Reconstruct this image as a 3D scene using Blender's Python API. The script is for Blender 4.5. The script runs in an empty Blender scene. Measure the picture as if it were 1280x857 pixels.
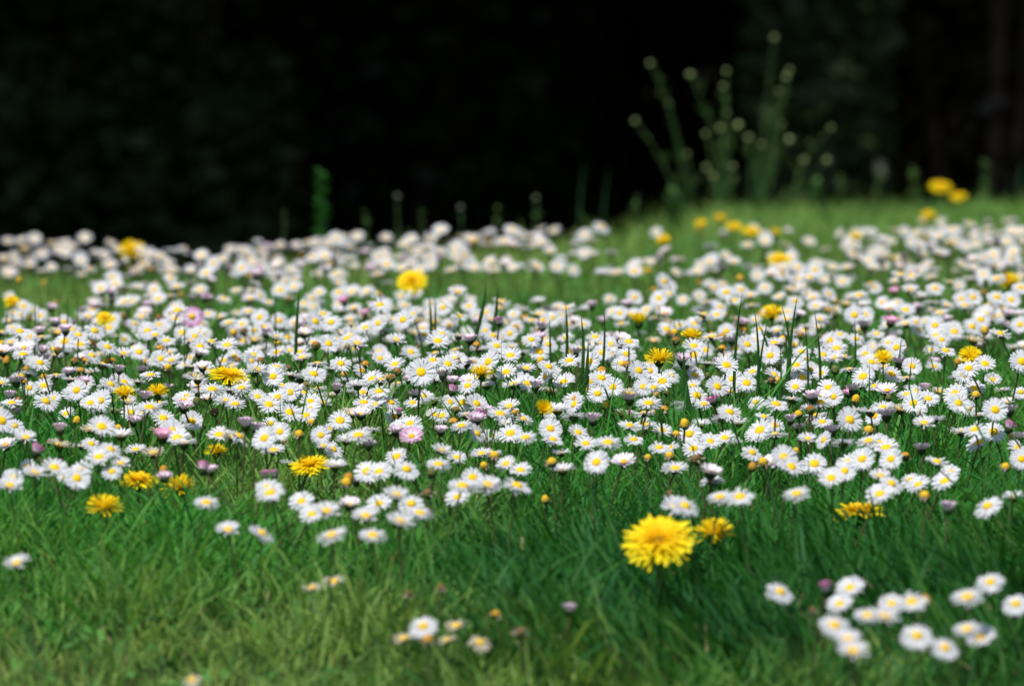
import bpy, math, random
import numpy as np
from mathutils import Vector, Matrix

R = random.Random(7)
NR = np.random.default_rng(11)
scene = bpy.context.scene
col = scene.collection

# ------------------------------------------------------------------ camera, light, exposure
F = 8767.0                       # focal length in photo pixels (1280 wide)
ZC = 0.70                        # camera height above the lawn it stands on
PITCH = math.atan((428.5 - 150.0) / F)
cam_d = bpy.data.cameras.new('camera')
cam = bpy.data.objects.new('camera', cam_d)
col.objects.link(cam)
cam.location = (0, 0, ZC)
cam.rotation_euler = (math.pi / 2 - PITCH, 0, 0)
cam_d.sensor_width = 36.0
cam_d.lens = F / 1280.0 * 36.0
cam_d.clip_start = 0.05
cam_d.clip_end = 900
cam_d.dof.use_dof = True
cam_d.dof.focus_distance = 5.13
cam_d.dof.aperture_fstop = 14.0
scene.camera = cam

SUN_EL, SUN_AZ = math.radians(58), math.radians(-150)     # azimuth measured from +Y towards +X
w = bpy.data.worlds.new('World')
scene.world = w
w.use_nodes = True
wn = w.node_tree
bg = wn.nodes['Background']
sky = wn.nodes.new('ShaderNodeTexSky')
sky.sky_type = 'NISHITA'
sky.sun_disc = False
sky.sun_elevation = SUN_EL
sky.sun_rotation = SUN_AZ
wn.links.new(sky.outputs['Color'], bg.inputs['Color'])
bg.inputs['Strength'].default_value = 0.10
sd = bpy.data.lights.new('sun', 'SUN')
sd.energy = 4.2
sd.angle = math.radians(0.5)
sd.color = (1.0, 0.96, 0.90)
sun = bpy.data.objects.new('sun', sd)
col.objects.link(sun)
sdir = Vector((math.sin(SUN_AZ) * math.cos(SUN_EL), math.cos(SUN_AZ) * math.cos(SUN_EL), math.sin(SUN_EL)))
sun.rotation_euler = sdir.to_track_quat('Z', 'Y').to_euler()
sun.location = sdir * 30
vs = scene.view_settings
vs.view_transform = 'Standard'
vs.look = 'None'
vs.exposure = 0.15
vs.gamma = 1.0

# ------------------------------------------------------------------ materials
def leafy(name, rough=0.5, transl=0.3, bump=0.0, spec=0.3, noise=0.0, nscale=300, tint=(1.0, 1.0, 1.0)):
    """colour comes from the mesh's own colour attribute; some light passes through"""
    m = bpy.data.materials.new(name)
    m.use_nodes = True
    nt = m.node_tree
    p = nt.nodes['Principled BSDF']
    out = nt.nodes['Material Output']
    at = nt.nodes.new('ShaderNodeAttribute')
    at.attribute_name = 'Col'
    c = at.outputs['Color']
    if noise or bump:
        tc = nt.nodes.new('ShaderNodeTexCoord')
        nz = nt.nodes.new('ShaderNodeTexNoise')
        nz.inputs['Scale'].default_value = nscale
        nz.inputs['Detail'].default_value = 3
        nt.links.new(tc.outputs['Object'], nz.inputs['Vector'])
    if noise:
        mr = nt.nodes.new('ShaderNodeMapRange')
        mr.inputs['From Min'].default_value = 0.25
        mr.inputs['From Max'].default_value = 0.75
        mr.inputs['To Min'].default_value = 1 - noise
        mr.inputs['To Max'].default_value = 1 + noise
        nt.links.new(nz.outputs['Fac'], mr.inputs['Value'])
        mx = nt.nodes.new('ShaderNodeVectorMath')
        mx.operation = 'SCALE'
        nt.links.new(c, mx.inputs[0])
        nt.links.new(mr.outputs['Result'], mx.inputs['Scale'])
        c = mx.outputs['Vector']
    nt.links.new(c, p.inputs['Base Color'])
    p.inputs['Roughness'].default_value = rough
    p.inputs['Specular IOR Level'].default_value = spec
    if bump:
        b = nt.nodes.new('ShaderNodeBump')
        b.inputs['Strength'].default_value = bump
        b.inputs['Distance'].default_value = 0.001
        nt.links.new(nz.outputs['Fac'], b.inputs['Height'])
        nt.links.new(b.outputs['Normal'], p.inputs['Normal'])
    if transl:
        t = nt.nodes.new('ShaderNodeBsdfTranslucent')
        tv = nt.nodes.new('ShaderNodeVectorMath')
        tv.operation = 'MULTIPLY'
        tv.inputs[1].default_value = tint
        nt.links.new(c, tv.inputs[0])
        nt.links.new(tv.outputs['Vector'], t.inputs['Color'])
        ms = nt.nodes.new('ShaderNodeMixShader')
        ms.inputs['Fac'].default_value = transl
        nt.links.new(p.outputs['BSDF'], ms.inputs[1])
        nt.links.new(t.outputs['BSDF'], ms.inputs[2])
        nt.links.new(ms.outputs['Shader'], out.inputs['Surface'])
    return m

M_PETAL = leafy('petal', 0.6, 0.42, spec=0.2)
M_LILAC = leafy('lilac_petal', 0.6, 0.14, spec=0.2)
M_DISC = leafy('disc_florets', 0.7, 0.0, bump=0.8, noise=0.25, nscale=900, spec=0.2)
M_GREEN = leafy('stem_green', 0.65, 0.12, noise=0.2, nscale=150, spec=0.12)
M_YELLOW = leafy('dandelion_florets', 0.6, 0.3, spec=0.15)
M_GRASS = leafy('grass_blade', 0.55, 0.40, spec=0.16, tint=(1.2, 1.25, 0.7))
M_LEAF = leafy('leaf', 0.5, 0.2, spec=0.3, noise=0.2, nscale=30)
M_BARK = leafy('bark', 0.9, 0.0, bump=1.0, noise=0.5, nscale=14, spec=0.1)

def ground_material():
    m = bpy.data.materials.new('turf_soil')
    m.use_nodes = True
    nt = m.node_tree
    p = nt.nodes['Principled BSDF']
    p.inputs['Roughness'].default_value = 0.95
    p.inputs['Specular IOR Level'].default_value = 0.1
    tc = nt.nodes.new('ShaderNodeTexCoord')
    n1 = nt.nodes.new('ShaderNodeTexNoise')
    n1.inputs['Scale'].default_value = 45
    n1.inputs['Detail'].default_value = 6
    nt.links.new(tc.outputs['Object'], n1.inputs['Vector'])
    cr = nt.nodes.new('ShaderNodeValToRGB')
    cr.color_ramp.elements[0].position = 0.35
    cr.color_ramp.elements[0].color = (0.022, 0.018, 0.010, 1)
    cr.color_ramp.elements[1].position = 0.66
    cr.color_ramp.elements[1].color = (0.045, 0.075, 0.018, 1)
    nt.links.new(n1.outputs['Fac'], cr.inputs['Fac'])
    # fallen leaves and bare earth under the trees
    sx = nt.nodes.new('ShaderNodeSeparateXYZ')
    nt.links.new(tc.outputs['Object'], sx.inputs['Vector'])
    mr = nt.nodes.new('ShaderNodeMapRange')
    mr.inputs['From Min'].default_value = 12.5
    mr.inputs['From Max'].default_value = 14.0
    nt.links.new(sx.outputs['Y'], mr.inputs['Value'])
    mix = nt.nodes.new('ShaderNodeMix')
    mix.data_type = 'RGBA'
    nt.links.new(mr.outputs['Result'], mix.inputs[0])
    nt.links.new(cr.outputs['Color'], mix.inputs[6])
    mix.inputs[7].default_value = (0.022, 0.017, 0.012, 1)
    nt.links.new(mix.outputs[2], p.inputs['Base Color'])
    b = nt.nodes.new('ShaderNodeBump')
    b.inputs['Strength'].default_value = 0.6
    b.inputs['Distance'].default_value = 0.01
    nt.links.new(n1.outputs['Fac'], b.inputs['Height'])
    nt.links.new(b.outputs['Normal'], p.inputs['Normal'])
    return m
M_SOIL = ground_material()

# ------------------------------------------------------------------ terrain
HEADS = 0.066                    # usual height of the flower heads above the ground
_d = np.linspace(-3, 60, 6301)
def _profile(tab):
    t = np.array(tab)
    v = np.interp(_d, t[:, 0], t[:, 1])
    k = np.hanning(91); k /= k.sum()
    return np.convolve(np.pad(v, 45, mode='edge'), k, mode='valid')
_PL = _profile([(-3, .66), (0, .62), (3.70, .298), (3.94, .279), (4.46, .234), (5, .190), (5.62, .171), (6.94, .158), (8.7, .146),
                (9.4, .20), (11, .50), (13, .75), (30, .85), (44, -5), (60, -6)])  # the last rise is an added bank, shutting out sky light behind the wood
_PR = _profile([(-3, .66), (0, .62), (3.70, .298), (3.94, .279), (4.46, .234), (5, .190), (5.62, .171), (6.8, .152), (8.0, .132), (9.5, .109),
                (11.0, .089), (12, .16), (13.5, .50), (15, .75), (30, .85), (44, -5), (60, -6)])  # same added bank at the far end to block the low sky

def terrain(x, y):
    x = np.asarray(x, float); y = np.asarray(y, float)
    s = np.clip((x + 0.60) / 0.92, 0, 1)
    drop = np.interp(y, _d, _PL) * (1 - s) + np.interp(y, _d, _PR) * s
    z = ZC - drop - HEADS
    near = np.clip((y + 1) / 4, 0, 1)
    bump = (0.006 * np.sin(5.1 * x + 1.3 * y + 0.7) * np.sin(3.7 * y - 1.9 * x) + 0.004 * np.sin(13 * x + 2.0) * np.sin(11 * y + x * 4))
    return z + bump * near

_cp, _sp = math.cos(PITCH), math.sin(PITCH)
_steps = np.linspace(3.2, 13.5, 2061)
def at(px, py, h=HEADS, depth=None):
    """the point seen at photo pixel (px, py) on the surface that lies h above the ground"""
    u, v = (px - 640.0) / F, -(py - 428.5) / F
    dx, dy, dz = u, _cp + v * _sp, -_sp + v * _cp
    if depth is not None:
        t = depth / dy
        return Vector((dx * t, depth, ZC + dz * t))
    t = _steps / dy
    X, Y, Z = dx * t, _steps, ZC + dz * t
    below = np.nonzero(Z <= terrain(X, Y) + h)[0]
    i = below[0] if len(below) else int(np.argmin(Z - terrain(X, Y)))
    return Vector((X[i], Y[i], Z[i]))

def to_px(p):
    x, y, z = p[0], p[1], p[2] - ZC
    d = y * _cp - z * _sp
    v = y * _sp + z * _cp
    return 640 + F * x / d, 428.5 - F * v / d

# ------------------------------------------------------------------ mesh helpers
class MB:
    def __init__(self):
        self.v, self.f, self.c, self.m = [], [], [], []
    def add(self, verts, faces, cols, mat=0):
        o = len(self.v)
        self.v += [tuple(p) for p in verts]
        self.f += [tuple(i + o for i in f) for f in faces]
        self.c += [tuple(c) for c in cols]
        self.m += [mat] * len(faces)
    def tube(self, pts, rads, cols, n=6, mat=0, cap=True):
        pts = [Vector(p) for p in pts]
        verts, cc, faces = [], [], []
        for i, p in enumerate(pts):
            t = (pts[min(i + 1, len(pts) - 1)] - pts[max(i - 1, 0)]).normalized()
            a = t.cross(Vector((0, 1, 0.01)) if abs(t.y) < 0.9 else Vector((1, 0, 0))).normalized()
            b = t.cross(a)
            for k in range(n):
                an = 2 * math.pi * k / n
                verts.append(p + (a * math.cos(an) + b * math.sin(an)) * rads[i])
                cc.append(cols[i])
        for i in range(len(pts) - 1):
            for k in range(n):
                faces.append((i * n + k, i * n + (k + 1) % n, (i + 1) * n + (k + 1) % n, (i + 1) * n + k))
        if cap:
            faces.append(tuple(range((len(pts) - 1) * n, len(pts) * n)))
        self.add(verts, faces, cc, mat)
    def lathe(self, prof, cols, n, M, mat=0, jit=0.0, rnd=None):
        verts, cc, faces = [], [], []
        for (r, z), c in zip(prof, cols):
            for k in range(n):
                a = 2 * math.pi * k / n
                j = 1 + (rnd.uniform(-jit, jit) if jit else 0)
                verts.append(M @ Vector((r * j * math.cos(a), r * j * math.sin(a), z)))
                cc.append(c)
        for i in range(len(prof) - 1):
            for k in range(n):
                faces.append((i * n + k, i * n + (k + 1) % n, (i + 1) * n + (k + 1) % n, (i + 1) * n + k))
        faces.append(tuple(range((len(prof) - 1) * n, len(prof) * n)))
        self.add(verts, faces, cc, mat)
    def mesh(self, name, mats, smooth=True):
        me = bpy.data.meshes.new(name)
        me.from_pydata(self.v, [], self.f)
        for m in mats:
            me.materials.append(m)
        a = me.color_attributes.new('Col', 'FLOAT_COLOR', 'POINT')
        a.data.foreach_set('color', np.c_[np.array(self.c, np.float32), np.ones(len(self.c), np.float32)].ravel())
        if len(mats) > 1:
            me.polygons.foreach_set('material_index', self.m)
        if smooth:
            me.polygons.foreach_set('use_smooth', [True] * len(self.f))
        me.update()
        return me

def lerp(a, b, t):
    return tuple(x + (y - x) * t for x, y in zip(a, b))

def big_mesh(name, V, Q, C, mats, midx=None, T=None, smooth=True):
    """one mesh from arrays: V (n,3), Q (m,4) quads, T (k,3) triangles, C (n,3)"""
    me = bpy.data.meshes.new(name)
    T = np.zeros((0, 3), np.int64) if T is None else T
    nq, ntr = len(Q), len(T)
    me.vertices.add(len(V))
    me.vertices.foreach_set('co', np.ascontiguousarray(V, np.float32).ravel())
    me.loops.add(nq * 4 + ntr * 3)
    me.loops.foreach_set('vertex_index', np.concatenate([Q.ravel(), T.ravel()]).astype(np.int32))
    me.polygons.add(nq + ntr)
    st = np.concatenate([np.arange(nq) * 4, nq * 4 + np.arange(ntr) * 3]).astype(np.int32)
    me.polygons.foreach_set('loop_start', st)
    for m in mats:
        me.materials.append(m)
    if midx is not None:
        me.polygons.foreach_set('material_index', np.ascontiguousarray(midx, np.int32))
    me.update(calc_edges=True)
    a = me.color_attributes.new('Col', 'FLOAT_COLOR', 'POINT')
    a.data.foreach_set('color', np.c_[C, np.ones(len(C))].astype(np.float32).ravel())
    if smooth:
        me.polygons.foreach_set('use_smooth', np.ones(nq + ntr, bool))
    return me

def link(name, me, parent=None):
    o = bpy.data.objects.new(name, me)
    col.objects.link(o)
    if parent:
        o.parent = parent
    return o

def tag(o, label=None, cat=None, group=None, kind=None):
    if label: o['label'] = label
    if cat: o['category'] = cat
    if group: o['group'] = group
    if kind: o['kind'] = kind
    return o

def empty(name, loc, rz=0, s=1.0):
    o = bpy.data.objects.new(name, None)
    o.empty_display_size = 0.01
    col.objects.link(o)
    o.location = loc
    o.rotation_euler = (0, 0, rz)
    o.scale = (s, s, s)
    return o

# ------------------------------------------------------------------ ground sheet
def build_ground():
    xs = np.unique(np.concatenate([np.linspace(-2.5, 2.5, 126), np.linspace(-15, 15, 61), np.array([-300, -120, -60, -30, 30, 60, 120, 300])]))
    ys = np.unique(np.concatenate([np.linspace(2.5, 14, 231), np.linspace(-3, 45, 97), np.array([-300, -100, -30, -10, 60, 120, 300])]))
    X, Y = np.meshgrid(xs, ys)
    Z = terrain(X, np.clip(Y, -3, 60))
    n, m = X.shape
    V = np.c_[X.ravel(), Y.ravel(), Z.ravel()]
    i = np.arange(n * m).reshape(n, m)
    Q = np.c_[i[:-1, :-1].ravel(), i[:-1, 1:].ravel(), i[1:, 1:].ravel(), i[1:, :-1].ravel()]
    o = link('ground', big_mesh('ground', V, Q, np.full((len(V), 3), 0.1), [M_SOIL]))
    tag(o, kind='structure')
build_ground()

# ------------------------------------------------------------------ smooth random field for patches
def field(x, y, seed, scale):
    g = np.random.default_rng(seed)
    out = np.zeros_like(x)
    for k in range(7):
        a = g.uniform(0, 2 * math.pi)
        f = scale * g.uniform(0.6, 1.8)
        out += np.sin((x * math.cos(a) + y * math.sin(a)) * f + g.uniform(0, 6.28))
    return out / 7 ** 0.5 / 0.75

# ------------------------------------------------------------------ grass
def build_grass():
    def scatter(n, x0, x1, y0, y1):
        return NR.uniform(x0, x1, n), NR.uniform(y0, y1, n)
    zones = [(135000, -1.0, 1.0, 3.25, 5.3), (85000, -1.15, 1.15, 5.3, 8.0), (75000, -1.6, 1.6, 8.0, 12.6),
             (60000, -3.4, 3.4, 2.6, 12.5), (16000, -3.4, 3.4, -1.0, 3.3)]
    P = [scatter(*z) for z in zones]
    x = np.concatenate([p[0] for p in P]); y = np.concatenate([p[1] for p in P])
    keep = NR.uniform(size=len(x)) < 0.62 + 0.38 * np.clip(field(x, y, 5, 38) + 0.6, 0, 1)
    x, y = x[keep], y[keep]
    n = len(x)
    pxx = 640 + F * x / np.maximum(y, 0.5)
    z = terrain(x, y)
    patch = field(x, y, 21, 9)
    fine = field(x, y, 22, 45)
    # long lush grass in front of the drift, shorter cropped grass at the near left
    lush = np.clip(1.3 - np.abs(y - 4.35) / 0.35, 0, 1) * np.clip((pxx - 430) / 200, 0, 1)
    near_left = np.clip((4.35 - y) / 0.25, 0, 1) * np.clip((560 - pxx) / 300, 0, 1)
    nearh = np.clip((4.15 - y) / .3, 0, 1)
    sharp = np.clip(1.6 - np.abs(y - 5.5) / 0.7, 0, 1)
    h = 0.035 + 0.007 * sharp + 0.010 * fine + 0.006 * patch + 0.022 * lush - 0.024 * near_left - 0.013 * np.clip((4.0 - y) / .3, 0, 1)
    h = h * (1 - .42 * nearh)
    h = np.clip(h, 0.012, 0.08) * NR.uniform(0.5, 1.25, n)
    back = np.clip((y - 6.4) / 1.6, 0, 1)
    crest = np.clip((y - 8.2) / 0.8, 0, 1)
    h *= 1 + 0.5 * crest * NR.uniform(0, 1.5, n)
    fringe = (y > 8.9) & (x > -.32) & (NR.uniform(size=n) < .07)
    h = np.where(fringe, h * NR.uniform(1.3, 2.1, n), h)
    tall = NR.uniform(size=n) < 0.010 + 0.03 * crest + 0.012 * sharp
    h = np.where(tall, h * 1.55, h)
    h = np.where(y > 9.0, h * np.clip(.95 + .75 * field(x, y, 91, 26), .45, 2.0), h)
    h = np.where(y > 7.6, np.minimum(h, (0.050 + .016 * ((x > -.36) & (x < .25))) * NR.uniform(.6, 1.25, n) + np.where(NR.uniform(size=n) < .02, NR.uniform(0, .035, n), 0)), h)
    ksr = NR.uniform(size=n)
    h = np.where(ksr < 0.10, h * .6, h)
    wdt = NR.uniform(0.0005, 0.0014, n) * (1 + 0.4 * lush)
    az = NR.uniform(0, 2 * math.pi, n) * np.where(lush > .4, .55, 1.0) + 0.9 * field(x, y, 31, 14) + 1.2
    lean = NR.uniform(0.10, 0.75, n) * h * (1 + .6 * nearh)
    curl = NR.uniform(0.0, 0.75, n) * h
    dirx, diry = np.cos(az), np.sin(az)
    fa = NR.uniform(0, 2 * math.pi, n)
    wx, wy = np.cos(fa), np.sin(fa)
    ts = np.array([0.0, 0.4, 0.75, 1.0])
    ws = np.array([0.8, 1.0, 0.72, 0.06])
    V = np.zeros((n, 8, 3), np.float32)
    for k, t in enumerate(ts):
        off = lean * t + curl * t ** 2.4
        zz = z - 0.006 + (h + 0.006) * t - 0.5 * curl * t ** 3
        for s, sg in enumerate((-1, 1)):
            V[:, k * 2 + s, 0] = x + dirx * off + wx * wdt * ws[k] * sg
            V[:, k * 2 + s, 1] = y + diry * off + wy * wdt * ws[k] * sg
            V[:, k * 2 + s, 2] = zz
    b = (np.arange(n) * 8)[:, None]
    Q = np.concatenate([b + np.array([[0, 1, 3, 2]]), b + np.array([[2, 3, 5, 4]]), b + np.array([[4, 5, 7, 6]])])
    dark = np.array([0.034, 0.172, 0.024]); mid = np.array([0.068, 0.290, 0.040]); yel = np.array([0.275, 0.400, 0.095])
    blue = np.array([0.036, 0.180, 0.080]); straw = np.array([0.42, 0.36, 0.18])
    k = np.clip(0.55 + 0.3 * patch + NR.normal(0, 0.22, n) - 0.25 * lush, 0, 1)[:, None]
    C = dark + (mid - dark) * k
    C = C * (1 - .16 * lush)[:, None]
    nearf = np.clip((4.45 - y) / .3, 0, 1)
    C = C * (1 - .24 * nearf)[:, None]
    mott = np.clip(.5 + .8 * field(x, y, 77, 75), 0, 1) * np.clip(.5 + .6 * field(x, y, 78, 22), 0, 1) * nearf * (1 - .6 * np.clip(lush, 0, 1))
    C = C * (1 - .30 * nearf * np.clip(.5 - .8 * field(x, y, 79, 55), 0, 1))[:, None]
    ky = np.clip(0.10 + 1.25 * mott + 0.30 * near_left + 0.58 * back + 0.22 * field(x, y, 44, 12) + NR.normal(0, 0.14, n) - 0.4 * lush, 0, 1)[:, None]
    C = C + (yel - C) * ky
    kb = (NR.uniform(size=n) < 0.18)[:, None]
    C = np.where(kb, C * 0.6 + blue * 0.4, C)
    ks = (ksr < 0.022 + 0.07 * mott + 0.03 * near_left + 0.03 * back + 0.05 * np.clip((4.0 - y) / .3, 0, 1))[:, None]
    C = np.where(ks, straw * NR.uniform(0.6, 1.1, (n, 1)), C)
    CC = np.repeat(C[:, None, :], 8, axis=1)
    CC[:, 0:2] = CC[:, 0:2] * 0.75 + np.array([0.10, 0.11, 0.05]) * 0.25      # pale sheath at the foot
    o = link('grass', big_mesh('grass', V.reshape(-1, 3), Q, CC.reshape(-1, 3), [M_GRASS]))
    tag(o, 'green meadow grass growing all over the bank between the flowers', 'grass', kind='stuff')

    # daisy rosettes, clover and moss leaves close to the soil
    nl = 26000
    lx = NR.uniform(-1.2, 1.2, nl); ly = NR.uniform(3.2, 11.5, nl)
    kp = (ly > 4.2) | (NR.uniform(size=nl) < .3)
    lx, ly = lx[kp], ly[kp]; nl = len(lx)
    lz = terrain(lx, ly)
    L = NR.uniform(0.008, 0.022, nl); W = L * NR.uniform(0.22, 0.42, nl)
    a = NR.uniform(0, 6.283, nl); up = NR.uniform(0.2, 1.1, nl)
    dx, dy = np.cos(a) * np.cos(up), np.sin(a) * np.cos(up)
    dz = np.sin(up)
    sx, sy = -np.sin(a), np.cos(a)
    V = np.zeros((nl, 8, 3), np.float32)
    for k, (t, ww) in enumerate(((0, .25), (.45, .6), (.8, 1.0), (1.0, .45))):
        for s, sg in enumerate((-1, 1)):
            V[:, k * 2 + s, 0] = lx + dx * L * t + sx * W * ww * sg
            V[:, k * 2 + s, 1] = ly + dy * L * t + sy * W * ww * sg
            V[:, k * 2 + s, 2] = lz + 0.004 + NR.uniform(0, 0.008) + dz * L * t - 0.25 * L * t ** 3
    b = (np.arange(nl) * 8)[:, None]
    Q = np.concatenate([b + np.array([[0, 1, 3, 2]]), b + np.array([[2, 3, 5, 4]]), b + np.array([[4, 5, 7, 6]])])
    kk = NR.uniform(0, 1, (nl, 1))
    C = np.array([0.035, 0.16, 0.028]) * (1 - kk) + np.array([0.11, 0.29, 0.05]) * kk
    o = link('ground_leaves', big_mesh('ground_leaves', V.reshape(-1, 3), Q, np.repeat(C, 8, axis=0), [M_LEAF]))
    tag(o, 'small spoon shaped leaves low down in the meadow grass', 'ground cover', kind='stuff')
build_grass()

# ------------------------------------------------------------------ flowers: parts of one flower
GREEN_A, GREEN_B, RED_STEM = (0.050, 0.110, 0.022), (0.10, 0.17, 0.05), (0.10, 0.045, 0.035)
WHITE, LILAC, PINK, MAGENTA = (0.84, 0.85, 0.88), (0.88, 0.80, 0.86), (0.82, 0.62, 0.75), (0.74, 0.24, 0.50)
YEL, ORANGE, RUST = (0.88, 0.54, 0.008), (0.68, 0.30, 0.012), (0.42, 0.085, 0.015)
DYEL, DORA = (0.93, 0.80, 0.014), (0.93, 0.57, 0.003)

def head_frame(H, tilt, lean=0.0, bend=0.35):
    """stem path from the ground to the head and the head's own frame; the head looks towards -Y by tilt"""
    n = 7
    pts = []
    for i in range(n):
        t = i / (n - 1)
        y = -bend * H * math.sin(tilt) * t ** 2.2
        x = lean * H * t ** 1.6
        pts.append(Vector((x, y, H * t)))
    pts[0].z = -0.012
    M = Matrix.Translation(pts[-1]) @ Matrix.Rotation(tilt, 4, 'X') @ Matrix.Rotation(-lean * 0.6, 4, 'Y')
    return pts, M

def petal_ring(b, rnd, M, n, r0, R_, width, rise, droop, z0, cols, skip=0.0, jit=0.12, lv=0.10):
    """n strap petals around the head: rise = angle above the flower's plane, droop = bend of the tip"""
    for k in range(n):
        if rnd.random() < skip:
            continue
        a = 2 * math.pi * (k + rnd.uniform(-0.3, 0.3)) / n
        L = (R_ - r0) * rnd.uniform(1 - lv, 1 + lv * .4)
        e = rise + rnd.gauss(0, jit)
        dr = droop + rnd.gauss(0, jit)
        ca, sa = math.cos(a), math.sin(a)
        r, z = r0 * rnd.uniform(0.8, 1.0), z0
        seg = [(0.0, 0.55), (0.35, 0.95), (0.75, 1.0), (0.94, 0.80), (1.0, 0.42)]
        tw = rnd.uniform(-0.35, 0.35)
        verts, cc = [], []
        last = 0
        for t, ww in seg:
            dt = t - last
            last = t
            ang = e - dr * t
            r += L * dt * math.cos(ang)
            z += L * dt * math.sin(ang)
            hw = width * ww * 0.5
            off = rnd.uniform(-.02, .02) * L
            px, py = ca * r - sa * off, sa * r + ca * off
            hz = hw * math.sin(tw)
            hh = hw * math.cos(tw)
            verts += [M @ Vector((px + sa * hh, py - ca * hh, z - hz)), M @ Vector((px - sa * hh, py + ca * hh, z + hz))]
            c = lerp(cols[0], cols[1], min(1, max(0, (t - cols[2]) / max(1e-3, 1 - cols[2]))))
            g = rnd.uniform(0.95, 1.02)
            cc += [tuple(q * g for q in c)] * 2
        b.add(verts, [(2 * i, 2 * i + 1, 2 * i + 3, 2 * i + 2) for i in range(len(seg) - 1)], cc)

def stem_part(pts, r, rnd, red=0.3):
    b = MB()
    cols = [lerp(lerp(GREEN_A, GREEN_B, i / 6), RED_STEM, red * (0.3 + 0.7 * i / 6)) for i in range(len(pts))]
    b.tube(pts, [r * (1.15 - 0.25 * i / (len(pts) - 1)) for i in range(len(pts))], cols, 5)
    return b

def calyx_part(M, rr, rnd, h=0.5, cols=(GREEN_A, (0.06, 0.09, 0.03))):
    b = MB()
    b.lathe([(rr * .18, -rr * h), (rr * .62, -rr * h * .75), (rr * 0.95, -rr * h * .2), (rr * 1.02, rr * .12)], [cols[0], cols[0], cols[1], cols[1]], 12, M, jit=0.06, rnd=rnd)
    return b

def dome_part(M, r, h, rnd, cb, ct, n=12, z0=0.0, ring=6, bump=0.05):
    b = MB()
    prof, cc = [], []
    for i in range(ring):
        t = i / (ring - 1)
        a = t * math.pi / 2 * 0.97
        prof.append((r * math.cos(a), z0 + h * math.sin(a)))
        cc.append(lerp(cb, ct, t))
    b.lathe(prof, cc, n, M, jit=bump, rnd=rnd)
    return b

def finish(kind, i, parts, head, H):
    """parts: list of (name, MB, material); keeps meshes for things and arrays for the masses"""
    meshes = [(nm, b.mesh(nm, [m]), m) for nm, b, m in parts]
    V = np.array([v for _, b, _ in parts for v in b.v], np.float32)
    C = np.array([c for _, b, _ in parts for c in b.c], np.float32)
    Q, T, mq, mt, o = [], [], [], [], 0
    for j, (_, b, m) in enumerate(parts):
        for f in b.f:
            if len(f) == 4:
                Q.append([q + o for q in f]); mq.append(MIDX[m.name])
            else:
                for k in range(1, len(f) - 1):
                    T.append([f[0] + o, f[k] + o, f[k + 1] + o]); mt.append(MIDX[m.name])
        o += len(b.v)
    return dict(meshes=meshes, head=head, H=H, V=V, C=C, Q=np.array(Q), T=np.array(T).reshape(-1, 3), mq=np.array(mq), mt=np.array(mt))
MLIST = [M_PETAL, M_DISC, M_GREEN, M_YELLOW, M_LILAC]
MIDX = {m.name: i for i, m in enumerate(MLIST)}

def open_daisy(i, tilt, rise, droop, n, tint, lean, skip=0.0, creamy=False):
    rnd = random.Random(100 + i)
    Rr = 0.0100
    H = HEADS * rnd.uniform(0.80, 1.16)
    pts, M = head_frame(H, tilt, lean)
    p = MB()
    g = rnd.uniform(.93, 1.0)
    base = (0.66, 0.60, 0.46) if creamy else tuple(q * g for q in WHITE)
    tip = lerp(base, LILAC, tint)
    petal_ring(p, rnd, M, n + 9, Rr * .22, Rr, Rr * .128, rise, droop, Rr * .03, (base, tip, 0.45), skip)
    petal_ring(p, rnd, M, n + 4, Rr * .22, Rr * .95, Rr * .125, rise + 0.12, droop, Rr * .06, (base, tip, 0.55), skip)
    d = dome_part(M, Rr * rnd.uniform(.31, .38), Rr * rnd.uniform(.16, .26), rnd, lerp(YEL, ORANGE, 0.15), YEL, 14, Rr * .05)
    parts = [('petals', p, M_PETAL), ('flower_disc', d, M_DISC), ('calyx', calyx_part(M, Rr * .36, rnd, 0.9), M_GREEN), ('stem', stem_part(pts, 0.00075, rnd, rnd.choice([0, .2, .7])), M_GREEN)]
    return finish('daisy', i, parts, M.translation.copy(), H)

rad = math.radians
OPEN = []
_spec = [  # tilt, rise, droop, petals, tint, lean
    (38, .05, .10, 26, .06, .10), (30, .15, .10, 24, .06, -.15), (48, .00, .10, 28, .0, .22), (24, .10, .25, 26, .0, -.05), (42, .22, .15, 24, .3, .0),
    (34, -.05, .10, 27, .0, -.28), (55, .10, .15, 26, .03, .12), (28, .30, .25, 22, .4, .25), (45, .08, .30, 24, .0, -.20), (36, .12, .05, 28, .05, .35),
    (20, .05, .15, 26, .0, .15), (62, .05, .10, 30, .0, .05), (40, -.12, .15, 23, .0, -.40), (32, .20, .0, 25, .5, .05),
         (16, .38, .30, 25, .35, .2), (22, .45, .25, 24, .25, -.1), (12, .12, .12, 26, .1, -.3), (50, .30, .25, 25, .15, -.15)]
for i, (t, ri, dr, n, ti, le) in enumerate(_spec):
    OPEN.append(open_daisy(i, rad(t), ri, dr, n, ti, le, skip=0.03 if i % 4 else 0.10))
BIG_OPEN = open_daisy(40, rad(64), .04, .08, 34, 0.0, .04)
CUP = []     # white heads seen from the side, not fully open or tipped away
for i, (t, ri, dr, ti, le, cr) in enumerate([(4, .45, .25, .25, .1, 0), (-6, .25, .2, .05, -.1, 0), (8, .65, .3, .35, .05, 0), (0, .1, .25, .0, .2, 0), (12, .55, .4, .1, -.2, 1), (-14, .2, .1, .15, .0, 0)]):
    CUP.append(open_daisy(60 + i, rad(t), ri, dr, 26, ti, le, creamy=bool(cr)))

DULL = [open_daisy(80 + i, rad(t), ri, dr, 22, ti, le, skip=.38, creamy=True) for i, (t, ri, dr, ti, le) in enumerate([(22, .5, .6, .2, .1), (35, .2, .8, .1, -.2), (12, .35, .4, .5, .0)])]

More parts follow.
